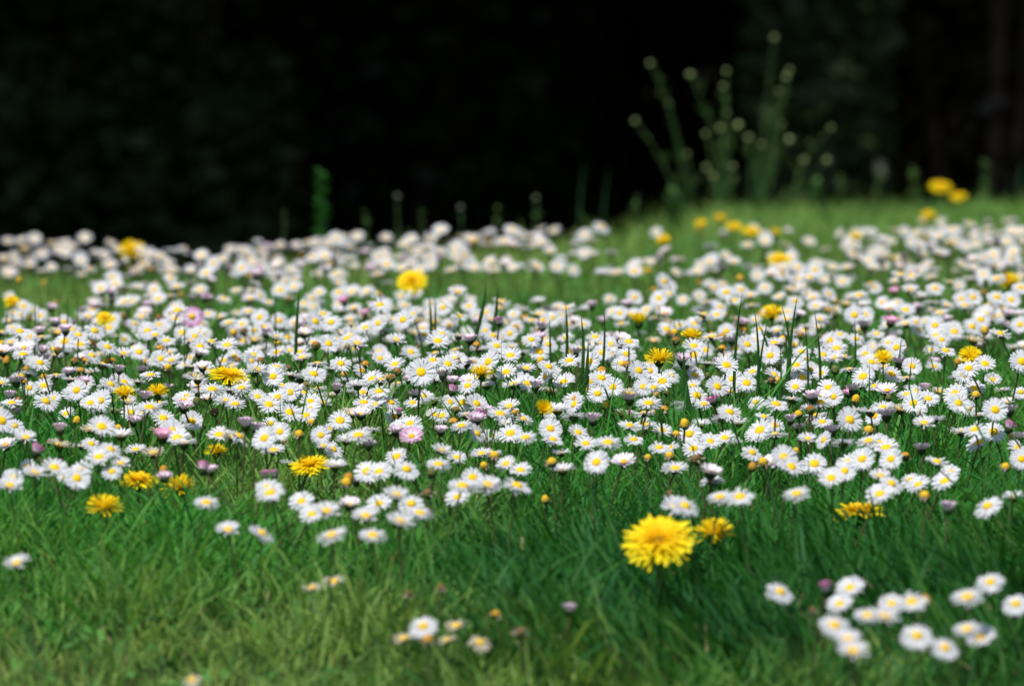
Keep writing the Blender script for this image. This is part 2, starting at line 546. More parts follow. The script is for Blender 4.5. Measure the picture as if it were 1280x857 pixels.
def pink_daisy(i, tilt, rise, c0, c1, Rr, lean, disc=True):
    rnd = random.Random(300 + i)
    H = HEADS * rnd.uniform(0.92, 1.1)
    pts, M = head_frame(H, tilt, lean, 0.5)
    p = MB()
    petal_ring(p, rnd, M, 24, Rr * .26, Rr, Rr * .17, rise, .22, 0, (c0, c1, 0.15), jit=.09)
    petal_ring(p, rnd, M, 20, Rr * .20, Rr * .92, Rr * .16, rise + .1, .2, Rr * .04, (lerp(c0, WHITE, .45), c1, 0.3), jit=.09)
    parts = [('petals', p, M_LILAC)]
    if disc:
        parts.append(('flower_disc', dome_part(M, Rr * .26, Rr * .2, rnd, ORANGE, YEL, 12, Rr * .08), M_DISC))
    parts += [('calyx', calyx_part(M, Rr * .40, rnd, 1.15, ((0.028, 0.060, 0.018), (0.035, 0.06, 0.02))), M_GREEN), ('stem', stem_part(pts, 0.0008, rnd, .7), M_GREEN)]
    return finish('pink', i, parts, M.translation.copy(), H)
PINKV = [pink_daisy(0, rad(10), .95, LILAC, PINK, .0092, .1), pink_daisy(1, rad(18), .75, (.74, .66, .74), LILAC, .0096, -.15), pink_daisy(2, rad(2), 1.1, LILAC, PINK, .0086, .05),
         pink_daisy(3, rad(26), .55, (.78, .70, .76), LILAC, .0098, .2), pink_daisy(4, rad(-5), .8, (.70, .62, .68), (.62, .50, .60), .0092, .0), pink_daisy(5, rad(14), .9, LILAC, (.62, .40, .56), .0090, -.25)]
BRIGHTV = [pink_daisy(10, rad(-22), 1.25, PINK, MAGENTA, .0085, -.5, False), pink_daisy(11, rad(8), 1.28, LILAC, MAGENTA, .0072, .2, False), pink_daisy(12, rad(20), 1.0, PINK, MAGENTA, .0088, .15), pink_daisy(13, rad(38), .5, PINK, (.60, .30, .50), .0094, .2)]
OPEN_PINK = pink_daisy(20, rad(58), .10, (.62, .30, .52), (.50, .20, .44), .0112, .1)

def spent_daisy(i, tilt, kind, lean):
    rnd = random.Random(500 + i)
    H = HEADS * rnd.uniform(0.86, 1.08)
    Rr = rnd.uniform(.0030, .0041)
    pts, M = head_frame(H, tilt, lean, .4)
    cb, ct = {'rust': ((.20, .19, .05), (.40, .10, .03)), 'orange': ((.66, .38, .03), (.46, .17, .03)), 'yellow': ((.60, .36, .03), (.84, .54, .02)), 'green': ((.07, .12, .03), (.22, .17, .05)), 'brown': ((.16, .09, .04), (.22, .13, .06))}[kind]
    b = dome_part(M, Rr * .92, Rr * rnd.uniform(.75, 1.3), rnd, cb, ct, 14, Rr * .05, 9, .15)
    gb = MB()
    petal_ring(gb, rnd, M, 11, Rr * .5, Rr * 1.35, Rr * .5, .55, .1, -Rr * .25, ((.05, .10, .025), (.10, .14, .04), .2), .1, .25)
    cal = calyx_part(M, Rr * 1.0, rnd, 1.0, (GREEN_A, (0.12, 0.13, 0.04)))
    cal.add(gb.v, gb.f, gb.c)
    parts = [('flower_disc', b, M_DISC), ('calyx', cal, M_GREEN), ('stem', stem_part(pts, 0.0009, rnd, .3), M_GREEN)]
    if i % 3 != 1:
        p = MB()
        petal_ring(p, rnd, M, 16, Rr * .8, Rr * rnd.uniform(1.5, 2.0), Rr * .3, rnd.uniform(-.2, .8), .9, 0, ((.66, .58, .48), (.50, .38, .28), .3), .40, .35)
        parts.insert(0, ('petals', p, M_PETAL))
    return finish('spent', i, parts, M.translation.copy(), H)
SPENTV = {'rust': [spent_daisy(1, rad(8), 'rust', .1), spent_daisy(2, rad(20), 'rust', -.1)], 'orange': [spent_daisy(3, rad(14), 'orange', .0), spent_daisy(4, rad(25), 'orange', .2), spent_daisy(5, rad(5), 'orange', -.2)],
          'yellow': [spent_daisy(7, rad(20), 'yellow', .1), spent_daisy(8, rad(30), 'yellow', -.1), spent_daisy(6, rad(12), 'yellow', .0)], 'green': [spent_daisy(10, rad(6), 'green', .1)], 'brown': [spent_daisy(9, rad(10), 'brown', -.1), spent_daisy(11, rad(4), 'brown', .1)]}

def dandelion(i, tilt, form, lean=0.0):
    """form: open (flat disc), brush (half shut), frayed (ragged, some florets gone)"""
    rnd = random.Random(700 + i)
    Rr = 0.0200
    H = HEADS * 1.02
    pts, M = head_frame(H, tilt, lean, .3)
    p = MB()
    J = .10
    if form == 'open':
        rows = [(54, 1.00, .02, .10, 0), (52, .90, .16, .15, .01), (48, .78, .34, .2, .02), (40, .62, .60, .3, .03), (34, .46, .85, .3, .04), (24, .32, 1.15, .3, .05)]
        sk = .06
    elif form == 'brush':
        rows = [(30, 1.0, .95, .2, 0), (28, 1.0, 1.05, .2, .02), (24, .95, 1.2, .2, .03), (20, .9, 1.32, .1, .04)]
        sk = .1
    else:
        rows = [(50, 1.0, .36, .25, 0), (48, .95, .62, .3, .02), (40, .88, .9, .3, .03), (32, .78, 1.15, .2, .04)]
        sk, J = .30, .22
    for k, (n, rr, ri, dr, z0) in enumerate(rows):
        t = k / (len(rows) - 1)
        cc = lerp(DYEL, DORA, t * (.9 if form == 'open' else .45) + (.25 if form == 'frayed' else 0) * (1 - t))
        petal_ring(p, rnd, M, n, Rr * .12, Rr * rr, Rr * (.088 - .022 * t), ri, dr, Rr * z0 * 2, (lerp(cc, DORA, .3), cc, .0), sk, J)
    parts = [('florets', p, M_YELLOW), ('bracts', calyx_part(M, Rr * .36, rnd, 1.3, (GREEN_A, (.06, .12, .03))), M_GREEN), ('stem', stem_part(pts, .0016, rnd, .15), M_GREEN)]
    return finish('dandelion', i, parts, M.translation.copy(), H)
DAND = {}
def dand_variant(form, tilt, lean):
    k = (form, tilt, lean)
    if k not in DAND:
        DAND[k] = dandelion(len(DAND), rad(tilt), form, lean)
    return DAND[k]

def place(name, var, px, py, rz, s, lift=0.0):
    """a flower whose head shows at photo pixel (px, py)"""
    hd = at(px, py, var['H'] * s + lift)
    off = Matrix.Rotation(rz, 3, 'Z') @ (var['head'] * s)
    e = empty(name, hd - off, rz, s)
    for nm, me, m in var['meshes']:
        link(nm, me, e)
    return e

MASS = []
def mass_add(var, base, rz, s):
    MASS.append((var, base, rz, s))

# ------------------------------------------------------------------ where the flowers stand (photo pixels; tiles were read at five times size)
TILES = {}
def T(x0, y0, w='', v='', c='', p='', b='', s='', y='', g='', r='', n=''):
    for k, t in (('w', w), ('v', v), ('c', c), ('p', p), ('b', b), ('so', s), ('sy', y), ('sg', g), ('sr', r), ('sn', n)):
        for q in t.split():
            a, e = q.split(',')
            ITEMS.append((k, x0 + float(a) / 5, y0 + float(e) / 5))
ITEMS = []
T(0, 440, w='250,70 640,85 745,118 10,197 275,212 735,197 285,310 565,320 940,150 1072,55 1155,85 690,205 820,380 935,350 835,438 1150,352 800,312 80,382 90,462 160,540 565,490 635,470 515,595 570,575 690,612 850,615 165,718 80,790 505,745 700,750 340,725 410,780 755,700 215,760 985,500 1075,495 1135,475 1020,415 1110,540 10,430 60,840 960,640 440,265 640,270 480,240 910,290 480,790 1170,280 620,660',
  v='620,380 1190,160 1240,260 860,190 350,150 370,590 760,530 1150,580 825,245', p='890,120 40,585 430,135 375,490 1030,790 1265,100 100,190', b='1020,535 225,630 1265,740',
  s='165,105 40,60 150,185 505,115 540,55 275,155 1025,740 670,60', y='480,432 1210,425 990,55 1050,98 740,475', r='115,305 465,60')
T(256, 440, w='45,237 175,268 190,328 230,228 130,310 325,115 428,155 545,150 710,230 452,288 400,330 530,380 630,400 412,450 470,500 725,520 845,430 915,392 820,470 880,560 960,525 1045,170 1090,250 1020,290 1060,330 180,540 90,520 375,540 1010,738 1095,748 1200,655 1260,735 1220,470 430,620 740,590 800,610 660,310 680,140 120,55 1190,80 330,280 790,480 400,850 210,530 850,75',
  v='560,250 530,700 955,215 815,720 1040,490', p='255,460 325,490 35,750 1025,585 1190,500', b='435,775 380,775 1215,385', s='870,140 1005,75 900,790', y='590,515 490,555 665,440 880,820', r='350,55 1160,165 1205,125 205,50', g='325,185', n='60,375')
T(512, 440, w='145,55 295,55 495,62 728,108 867,95 1125,60 1198,165 1175,262 1270,220 655,208 735,198 785,220 480,215 375,185 965,190 150,310 160,395 205,400 195,500 15,480 565,390 710,422 605,460 515,525 630,510 725,538 1052,505 1100,575 895,550 1240,570 1170,690 945,635 450,640 605,700 695,740 295,660 180,705 200,620 395,785 330,840 495,845 670,840 5,735 270,190 880,480 325,465 350,400 420,510 200,130 1025,300',
  v='1025,410 810,250 870,250 515,635 925,370 960,745', p='360,75 480,370 415,430 1145,430', b='265,250 15,530 430,400', s='980,75 660,375 275,435 1200,120 1040,305', y='890,485 465,710 890,690 820,60 530,650', r='290,360 360,265', g='135,760')
T(768, 440, w='218,120 355,150 300,185 245,225 420,55 500,145 700,85 865,125 1000,145 1225,110 1175,160 825,195 740,170 885,315 515,275 560,328 720,378 935,408 95,300 215,325 640,220 95,465 300,492 690,540 740,575 495,605 870,520 910,490 1005,520 1205,548 1150,480 1000,460 600,560 380,735 860,630 1000,690 1105,720 1060,660 1250,700 280,600 60,690 120,550 470,515 780,450 350,600 1010,330 1090,60',
  v='675,425 410,330 540,460 40,390 185,385 440,90 610,810 1110,300 580,75 200,460 450,355', p='725,250 1240,290 1100,430 600,760 1110,80 650,80', b='620,312', s='260,265 315,358 865,720 75,75', y='440,455 1150,390 210,660 345,650 1135,625 930,690 385,515', r='1225,360', n='510,670 1235,430')
T(1024, 440, w='325,65 405,95 580,90 500,70 15,135 275,155 345,215 450,140 60,230 90,280 210,240 660,235 550,268 600,255 680,295 590,320 395,355 350,400 320,380 190,425 715,430 655,450 850,265 870,320 970,230 930,350 1100,362 1000,400 1090,500 975,488 1000,570 1250,540 80,495 150,575 30,550 375,570 420,600 310,560 735,690 820,750 785,810 640,610 270,670 185,690 160,745 75,790 450,825 570,800 620,830 380,780 450,670 1240,605 1265,670 935,105 1085,175 1265,60 20,440',
  v='545,165 505,365 890,505', p='420,400 15,290 1190,370', b='185,265 1185,480', s='865,65 540,650', y='310,490 230,300 980,270 1165,720', g='435,290 100,115 640,310')
T(0, 0, w='1290,3145 1690,3085 1950,3215 2040,3200 1885,3135 2075,3350 1425,3315 1635,3335 2295,2950 2370,2950 2285,3230 2370,3150 2330,3350 2475,3100 2570,3150 2625,3210 2500,3265 2860,3110 3045,3035 4225,3165 4500,3110 4625,3110 4280,3165 4980,3090 5500,3090 6175,3165 5315,3675 5250,3775 5215,3910 5425,3850 5575,3775 5525,3860 5300,4000 5730,3975 6045,3735 6190,3640 6350,3775 6045,3935 6130,3985 5330,4075 5700,3765 2645,3915 5905,4050 110,3525 4875,3700',
  c='2525,3990 2850,3910 2795,4000 3000,4015 1950,3675 2085,3635 1200,4250', v='4450,3015 6330,3115', p='2185,3160 2225,3015 3560,3815 5925,3185', b='5165,3688', s='2675,3995 3100,3840 5780,3760', y='3410,3125 5780,3100', n='2550,3710 2760,3675 3255,3950 5080,3810 4185,3085 2675,3085')
T(0, 340, w='60,308 400,312 250,380 122,375 70,445 205,465 287,482 490,397 500,457 405,435 670,472 775,420 840,325 840,472 770,515 885,280 1018,352 1140,382 1140,308 1070,268 1110,245 830,185 575,240 205,240 255,275 360,385 950,150 780,190 1250,115 725,75 860,100 1095,220 960,375 1250,470 590,370 1240,380 1200,385',
  v='1060,150 1080,545', p='320,230 555,280 410,370 920,210 150,480 1245,515', s='680,365 580,445 890,370 1130,140 1000,480 40,540', r='185,290 770,275 995,285 930,415 360,490', b='1275,170')
T(256, 340, w='345,148 285,170 268,252 400,192 95,285 235,328 345,285 465,305 370,345 300,120 140,460 235,432 310,430 330,485 445,410 520,410 595,447 535,492 430,490 470,115 560,95 670,165 715,130 715,208 840,130 920,125 640,348 690,310 790,318 560,320 910,400 850,470 1150,430 1205,430 1085,140 1010,125 1005,350 1085,320 1115,292 1180,298 1225,150 1250,210 1095,210 740,265 620,200 1240,300 1260,370 930,230 600,300 150,320 20,265 40,440 860,250 500,60 610,540 1110,540 430,510 300,525',
  v='1025,405 1120,370 1140,75', p='620,390 820,500 15,170', b='870,190 1005,265', r='695,460', s='970,450', y='325,350 180,380 770,440')
T(512, 340, w='300,130 370,215 310,280 210,225 130,255 130,195 30,135 565,225 485,255 505,300 650,270 575,190 830,260 980,230 1010,260 800,270 890,290 825,352 975,415 1155,447 1255,515 360,375 305,405 475,370 375,430 80,355 40,390 175,435 545,465 570,495 1085,330 1250,170 1270,250 1200,310 760,425 1030,310 950,270 660,370 20,270 150,320 200,390 1080,465 440,290 880,310 700,508 630,525 810,500',
  v='805,190', p='1140,215 810,420', b='560,320', s='420,455 150,370 720,290 660,350', n='50,470 1270,400')
T(768, 340, w='310,60 340,95 280,165 340,140 125,160 430,175 590,75 680,80 790,115 750,180 850,150 660,220 895,25 1050,15 1095,110 1210,140 1220,35 1030,155 800,325 405,335 325,360 495,465 40,425 35,260 75,515 1150,45 910,360 1015,370 1200,345 1265,295 925,485 975,525 830,455 1000,450 530,150 640,270 700,130 620,100 1080,300 1150,270 860,210 560,270 880,430 1130,100 1260,215 90,440 950,250 700,370 590,410 1170,500 940,100 200,240',
  v='245,435 570,190', p='75,210', s='250,115 530,65 905,265 810,360 710,360 675,400 675,480 605,390', r='340,390 385,430 1165,400', y='785,40 690,270 1050,430 375,380', n='600,325')
T(1024, 340, w='350,100 395,190 275,215 130,395 110,480 360,390 335,460 438,445 25,520 290,515 95,275 220,270 35,45 145,60 190,40 475,60 580,30 700,35 725,105 870,85 820,70 1040,60 1110,45 1110,160 800,210 605,315 725,335 730,400 845,375 955,345 965,435 790,495 1130,390 1220,350 1125,275 1200,175 1250,270 1010,300 285,330 70,430 230,420 540,240 690,240 5,300 20,220 250,150 760,260 910,210 1260,100 60,140 890,170 960,160 1030,250 540,330 90,540 325,565',
  v='165,205 620,215 640,160', p='440,230 805,305 280,340', b='470,130 445,320', y='955,210 1075,300 1035,370 540,230 100,185', s='1030,130 60,240')
# heads standing up along the crest
CREST = [(10, 303), (27, 302), (43, 299), (35, 325), (106, 298), (75, 312), (82, 314), (52, 316), (8, 325), (420, 298), (551, 288), (640, 288), (752, 284), (130, 320), (100, 322)]

# dandelions: pixel, width in pixels, form, tilt, lean, label, short way to name it
DANDELIONS = [
    (823, 676, 97, 'open', 36, .0, 'largest open dandelion, deep golden centre, alone in the long front grass', 'largest dandelion'),
    (893, 668, 60, 'frayed', 8, .0, 'ragged golden dandelion just behind the largest dandelion', 'ragged dandelion behind the largest one'),
    (1073, 640, 74, 'open', 5, .1, 'flat ragged dandelion at the grassy right edge of the drift', 'flat dandelion at the right edge'),
    (388, 582, 58, 'open', 18, .25, 'flat open dandelion leaning right at the front edge of the daisies', 'flat dandelion leaning right'),
    (173, 601, 58, 'open', 14, .0, 'smooth flat dandelion, roundest of the left-hand trio', 'roundest dandelion of left trio'),
    (130, 636, 54, 'frayed', 16, -.1, 'torn golden dandelion, lowest of the left-hand trio', 'torn dandelion of left trio'),
    (224, 611, 52, 'frayed', 6, .1, 'upright frayed dandelion between lilac daisies in the left-hand trio', 'frayed dandelion of left trio'),
    (286, 470, 52, 'open', 18, -.2, 'yellow dandelion half hidden under a white daisy', 'dandelion hidden under a daisy'),
    (798, 404, 33, 'brush', 10, .05, 'bright half-shut dandelion shaped like a shaving brush amid sharp daisies', 'brush shaped dandelion'),
    (515, 352, 44, 'open', 44, .0, 'tall full dandelion standing over the blurred gap behind the daisies', 'full dandelion before the gap'),
    (165, 317, 46, 'frayed', 24, .0, 'wide ragged dandelion on the left crest against the dark', 'ragged dandelion on the left crest'),
    (974, 325, 36, 'open', 26, .0, 'round soft dandelion in front of the yellow row', 'round dandelion before the yellow row'),
    (1176, 234, 38, 'open', 22, .0, 'taller of two dandelions on the crest at right', 'taller crest dandelion'),
    (1198, 246, 30, 'open', 20, .2, 'lower of two dandelions on the crest at right', 'lower crest dandelion'),
    (1160, 271, 28, 'frayed', 25, .0, 'small pale dandelion below the two crest dandelions', 'pale dandelion below the crest pair'),
    (876, 281, 22, 'frayed', 30, .0, 'first dandelion at the left end of the blurred yellow row', 'left end of the yellow row'),
    (900, 274, 24, 'frayed', 20, .0, 'second dandelion from the left in the blurred yellow row', 'second flower of the yellow row'),
    (918, 283, 28, 'open', 24, .0, 'middle dandelion of the blurred yellow row', 'middle of the yellow row'),
    (940, 289, 30, 'open', 24, .0, 'second dandelion from the right in the blurred yellow row', 'fourth flower of the yellow row'),
    (969, 294, 24, 'brush', 14, .0, 'last dandelion at the right end of the blurred yellow row', 'right end of the yellow row'),
    (1069, 297, 20, 'frayed', 28, .0, 'small blurred dandelion among pale daisies right of the yellow row', 'small dandelion right of the yellow row'),
    (829, 301, 24, 'frayed', 30, .0, 'small blurred dandelion left below the yellow row', 'small dandelion left of the yellow row'),
    (796, 340, 24, 'frayed', 26, .0, 'small blurred dandelion in the bare grass behind the brush shaped one', 'small dandelion in the bare grass'),
    (1213, 446, 32, 'frayed', 40, .0, 'deep yellow shaggy dandelion at the right rim of the sharp daisies', 'shaggy dandelion on the right rim'),
    (602, 468, 34, 'frayed', 12, .1, 'thin spidery dandelion hidden among daisies in the sharp middle', 'spidery dandelion'),
    (965, 394, 36, 'frayed', 18, .0, 'dandelion behind the tall curved grass blades', 'dandelion behind the tall blades'),
    (678, 513, 26, 'brush', 60, -.2, 'small dandelion lying face down behind a grey daisy', 'face down dandelion'),
    (824, 450, 40, 'frayed', 14, .0, 'low dandelion buried under daisies below the brush shaped one', 'buried dandelion'),
    (1262, 353, 34, 'frayed', 22, .0, 'blurred dandelion beside the right border of the drift', 'dandelion beside the right border'),
    (15, 379, 22, 'frayed', 30, .0, 'dim small dandelion in grass by the left border', 'dim dandelion by the left border'),
    (131, 398, 24, 'open', 40, .0, 'soft dandelion peeping from behind a lilac daisy', 'dandelion behind a lilac daisy'),
    (270, 566, 34, 'frayed', 10, .0, 'few yellow dandelion florets deep in grass behind the flat one', 'sparse dandelion deep in grass'),
    (1104, 449, 20, 'frayed', 30, .0, 'tiny dandelion behind a white daisy near the right grass', 'tiny dandelion'),
    (864, 421, 30, 'frayed', 20, .0, 'half buried dandelion beside rust coloured seed heads', 'dandelion beside rusty heads'),
    (155, 493, 26, 'frayed', 20, .0, 'low dandelion shining through daisies above the left trio', 'low dandelion above the left trio'),
    (197, 491, 24, 'frayed', 16, .0, 'low frayed dandelion beneath a side-on white daisy', 'low frayed dandelion under a daisy')]

rk = random.Random(41)        # some heads of the sharp band are half shut or turned away
for i, (k, px, py) in enumerate(ITEMS):
    if k == 'w' and 380 < py < 585:
        q = rk.random()
        if q < .14: ITEMS[i] = ('v', px, py)
        elif q < .20: ITEMS[i] = ('p', px, py)
rp = random.Random(3)
LAND = []
for (px, py, wpx, form, tilt, lean, lab, short) in DANDELIONS:
    var = dand_variant(form, tilt, lean)
    d = at(px, py, HEADS).y
    blur = 153.4 * 1.0 * abs(1 - 5.13 / d) * 0.5 * 0.2 * 1.0
    s = max(8, wpx - blur) * d / F / (0.0200 * 1.9)
    s = min(max(s, 0.45), 1.5)
    hd = at(px, py, HEADS * (.62 if py > 560 and wpx < 90 else 1.0))
    rz = rp.uniform(-.25, .25)
    off = Matrix.Rotation(rz, 3, 'Z') @ (var['head'] * s)
    # the stem is as long as it needs to be to reach the ground
    e = empty('dandelion', hd - off, rz, s)
    for nm, me, m in var['meshes']:
        link(nm, me, e)
    gz = float(terrain(e.location.x, e.location.y))
    dz = e.location.z - gz
    if dz > 0.004:                   # small head on a long stem
        st = [c for c in e.children if c.name.startswith('stem')][0]
        k = (var['H'] + dz / s) / var['H']
        st.scale.z = k
        st.location.z = -dz / s
    tag(e, lab, 'dandelion', 'dandelions in the meadow')
    LAND.append((px, py, short))

ORD = ['nearest', 'second nearest', 'third nearest', 'fourth nearest', 'fifth nearest', 'sixth nearest', 'seventh nearest', 'eighth nearest', 'ninth nearest', 'tenth nearest', 'eleventh nearest', 'twelfth nearest', 'thirteenth nearest', 'fourteenth nearest', 'fifteenth nearest', 'sixteenth nearest', 'seventeenth nearest', 'eighteenth nearest', 'nineteenth nearest', 'twentieth nearest']
ranks = {}
def sector(kind):
    out = {}
    rows = []
    for idx, (k, px, py) in enumerate(ITEMS):
        if KIND[k] != kind:
            continue
        best = min(LAND, key=lambda q: math.hypot(px - q[0], (py - q[1]) * 1.6))
        dx, dy = px - best[0], (py - best[1]) * 1.6
        sec = ('left of' if dx < 0 else 'right of') if abs(dx) > abs(dy) else ('behind' if dy < 0 else 'in front of')
        rows.append((idx, best[2], sec, math.hypot(dx, dy)))
    b = {}
    for r in sorted(rows, key=lambda r: r[3]):
        q = b.setdefault((r[1], r[2]), 0)
        out[r[0]] = (r[1], r[2], min(q, len(ORD) - 1))
        b[(r[1], r[2])] = q + 1
    return out
KIND = {'w': 'daisy', 'v': 'side', 'c': 'dull', 'p': 'lilac', 'b': 'pink', 'so': 'spent', 'sy': 'spent', 'sg': 'spent', 'sr': 'spent', 'sn': 'spent'}
SEC = {k: sector(k) for k in set(KIND.values())}
LOOK = {'dull': 'faded cream daisy', 'daisy': 'open white daisy', 'side': 'side-on white daisy', 'lilac': 'half-shut lilac daisy', 'pink': 'bright pink daisy', 'spent': 'petal-less spent daisy'}
GROUP = {'dull': 'faded daisies in the front grass', 'daisy': 'open white daisies', 'side': 'open white daisies', 'lilac': 'lilac and pink daisies', 'pink': 'lilac and pink daisies', 'spent': 'spent daisies without petals'}
SPK = {'so': 'orange', 'sy': 'yellow', 'sg': 'greenish', 'sr': 'rust red', 'sn': 'brown'}

order = sorted(range(len(ITEMS)), key=lambda i: -ITEMS[i][2])
n_white = 0
rw = random.Random(17)
for idx in order:
    k, px, py = ITEMS[idx]
    kind = KIND[k]
    rz = rw.gauss(0.0, .42)
    s = rw.uniform(.72, 1.02)
    if k == 'w':
        var = rw.choice(OPEN) if py < 600 else rw.choice([OPEN[i] for i in (0, 1, 3, 5, 9, 10, 12, 13, 15)])
        if py > 600:
            s = rw.uniform(.86, 1.04)
    elif k == 'c':
        var = rw.choice(DULL); s = rw.uniform(.62, .8)
    elif k == 'v':
        var = rw.choice(CUP)
    elif k == 'p':
        var = rw.choice(PINKV)
    elif k == 'b':
        var = rw.choice(BRIGHTV)
    else:
        var = rw.choice(SPENTV[{'so': 'orange', 'sy': 'yellow', 'sg': 'green', 'sr': 'rust', 'sn': 'brown'}[k]])
    if (px, py) == (577.0, 490.0) and False:
        pass
    if kind in ('daisy', 'side', 'dull'):
        n_white += 1
        if n_white > 298:
            hd = at(px, py, var['H'] * s)
            mass_add(var, hd - Matrix.Rotation(rz, 3, 'Z') @ (var['head'] * s), rz, s)
            continue
    nm = {'dull': 'daisy', 'daisy': 'daisy', 'side': 'daisy', 'lilac': 'pink_daisy', 'pink': 'pink_daisy', 'spent': 'spent_daisy'}[kind]
    e = place(nm, var, px, py, rz, s)
    land, sec, q = SEC[kind][idx]
    look = LOOK[kind] if kind != 'spent' else SPK[k] + ' spent daisy'
    if kind == 'spent':
        lab = f"{SPK[k]} spent daisy, {ORD[q]} {sec} the {land}"
    else:
        lab = f"{look}, {ORD[q]} {sec} the {land}"
    tag(e, lab, {'dull': 'daisy', 'daisy': 'daisy', 'side': 'daisy', 'lilac': 'pink daisy', 'pink': 'pink daisy', 'spent': 'spent flower'}[kind], GROUP[kind])
# two flowers of their own look
e = place('daisy', BIG_OPEN, 526.5, 465.5, .05, 1.16)
tag(e, 'largest sharp white daisy, turned full face to the viewer in the middle', 'daisy', 'open white daisies')
e = place('pink_daisy', OPEN_PINK, 240, 396, .1, 1.0)
tag(e, 'wide open purple-pink daisy with an orange centre among white ones', 'pink daisy', 'lilac and pink daisies')

# ------------------------------------------------------------------ the blurred mass of daisies further back and beyond the frame
for px, py in CREST:
    var = rw.choice(OPEN); s = rw.uniform(.95, 1.12); rz = rw.gauss(0, .35)
    if px < 200:
        hd = at(px, py, depth=8.75)
    else:
        hd = at(px, py, var['H'] * s + .006)
    mass_add(var, hd - Matrix.Rotation(rz, 3, 'Z') @ (var['head'] * s), rz, s)
FAR = [  # x0, x1, y0, y1, how many
    (0, 180, 303, 346, 34), (170, 330, 310, 346, 66), (300, 430, 302, 345, 62), (420, 530, 294, 345, 58), (520, 640, 290, 340, 46), (630, 760, 286, 320, 26),
    (640, 720, 318, 342, 9), (740, 900, 288, 345, 22), (120, 300, 345, 375, 26), (0, 140, 348, 380, 6), (300, 520, 342, 358, 8), (860, 1040, 326, 346, 30), (870, 1040, 285, 322, 14), (1040, 1280, 286, 345, 120),
    (1120, 1280, 276, 300, 22), (0, 640, 372, 455, 110), (640, 1280, 372, 450, 40), (0, 1280, 385, 530, 130), (0, 620, 390, 505, 150), (620, 1280, 385, 490, 80), (1000, 1280, 345, 420, 22)]
rf = random.Random(23)
for x0, x1, y0, y1, n in FAR:
    for _ in range(n):
        px, py = rf.uniform(x0, x1), rf.uniform(y0, y1)
        q = rf.random()
        if py > 384 and y0 >= 385:
            q = q * .75 + .25 if q > .4 else q
        var = rf.choice(OPEN if py > 372 or q < .22 else [OPEN[j] for j in (4, 7, 7, 13, 14, 14, 15, 17)]) if q < .60 else rf.choice(CUP) if q < .80 else rf.choice(PINKV) if q < .92 else rf.choice(SPENTV[rf.choice(['yellow', 'orange', 'brown', 'green'])])
        s = rf.uniform(.70, .98) * (.95 if py > 370 else 1.0)
        rz = rf.gauss(0, .45)
        hd = at(px, py, var['H'] * s - (.004 if py > 370 else 0))
        mass_add(var, hd - Matrix.Rotation(rz, 3, 'Z') @ (var['head'] * s), rz, s)
# the drift goes on to both sides of what the lens takes in
for _ in range(1500):
    y = rf.uniform(4.6, 8.6)
    x = rf.uniform(.078 * y, 2.6) * rf.choice((-1, 1))
    if float(field(np.array([x]), np.array([y]), 9, 4)[0]) < -.35:
        continue
    var = rf.choice(OPEN) if rf.random() < .8 else rf.choice(CUP + PINKV)
    s = rf.uniform(.82, 1.1)
    mass_add(var, Vector((x, y, float(terrain(x, y)))), rf.gauss(0, .5), s)

def build_mass():
    V, C, Q, Tt, mq, mt, o = [], [], [], [], [], [], 0
    for var, base, rz, s in MASS:
        c, sn = math.cos(rz) * s, math.sin(rz) * s
        Rm = np.array([[c, -sn, 0], [sn, c, 0], [0, 0, s]], np.float32)
        V.append(var['V'] @ Rm.T + np.array(base, np.float32))
        C.append(var['C'])
        Q.append(var['Q'] + o); Tt.append(var['T'] + o); mq.append(var['mq']); mt.append(var['mt'])
        o += len(var['V'])
    ob = link('daisy_carpet', big_mesh('daisy_carpet', np.concatenate(V), np.concatenate(Q), np.concatenate(C), MLIST, np.concatenate(mq + mt), np.concatenate(Tt)))
    tag(ob, 'soft white mass of small daisies covering the back of the meadow', 'daisies', kind='stuff')
build_mass()

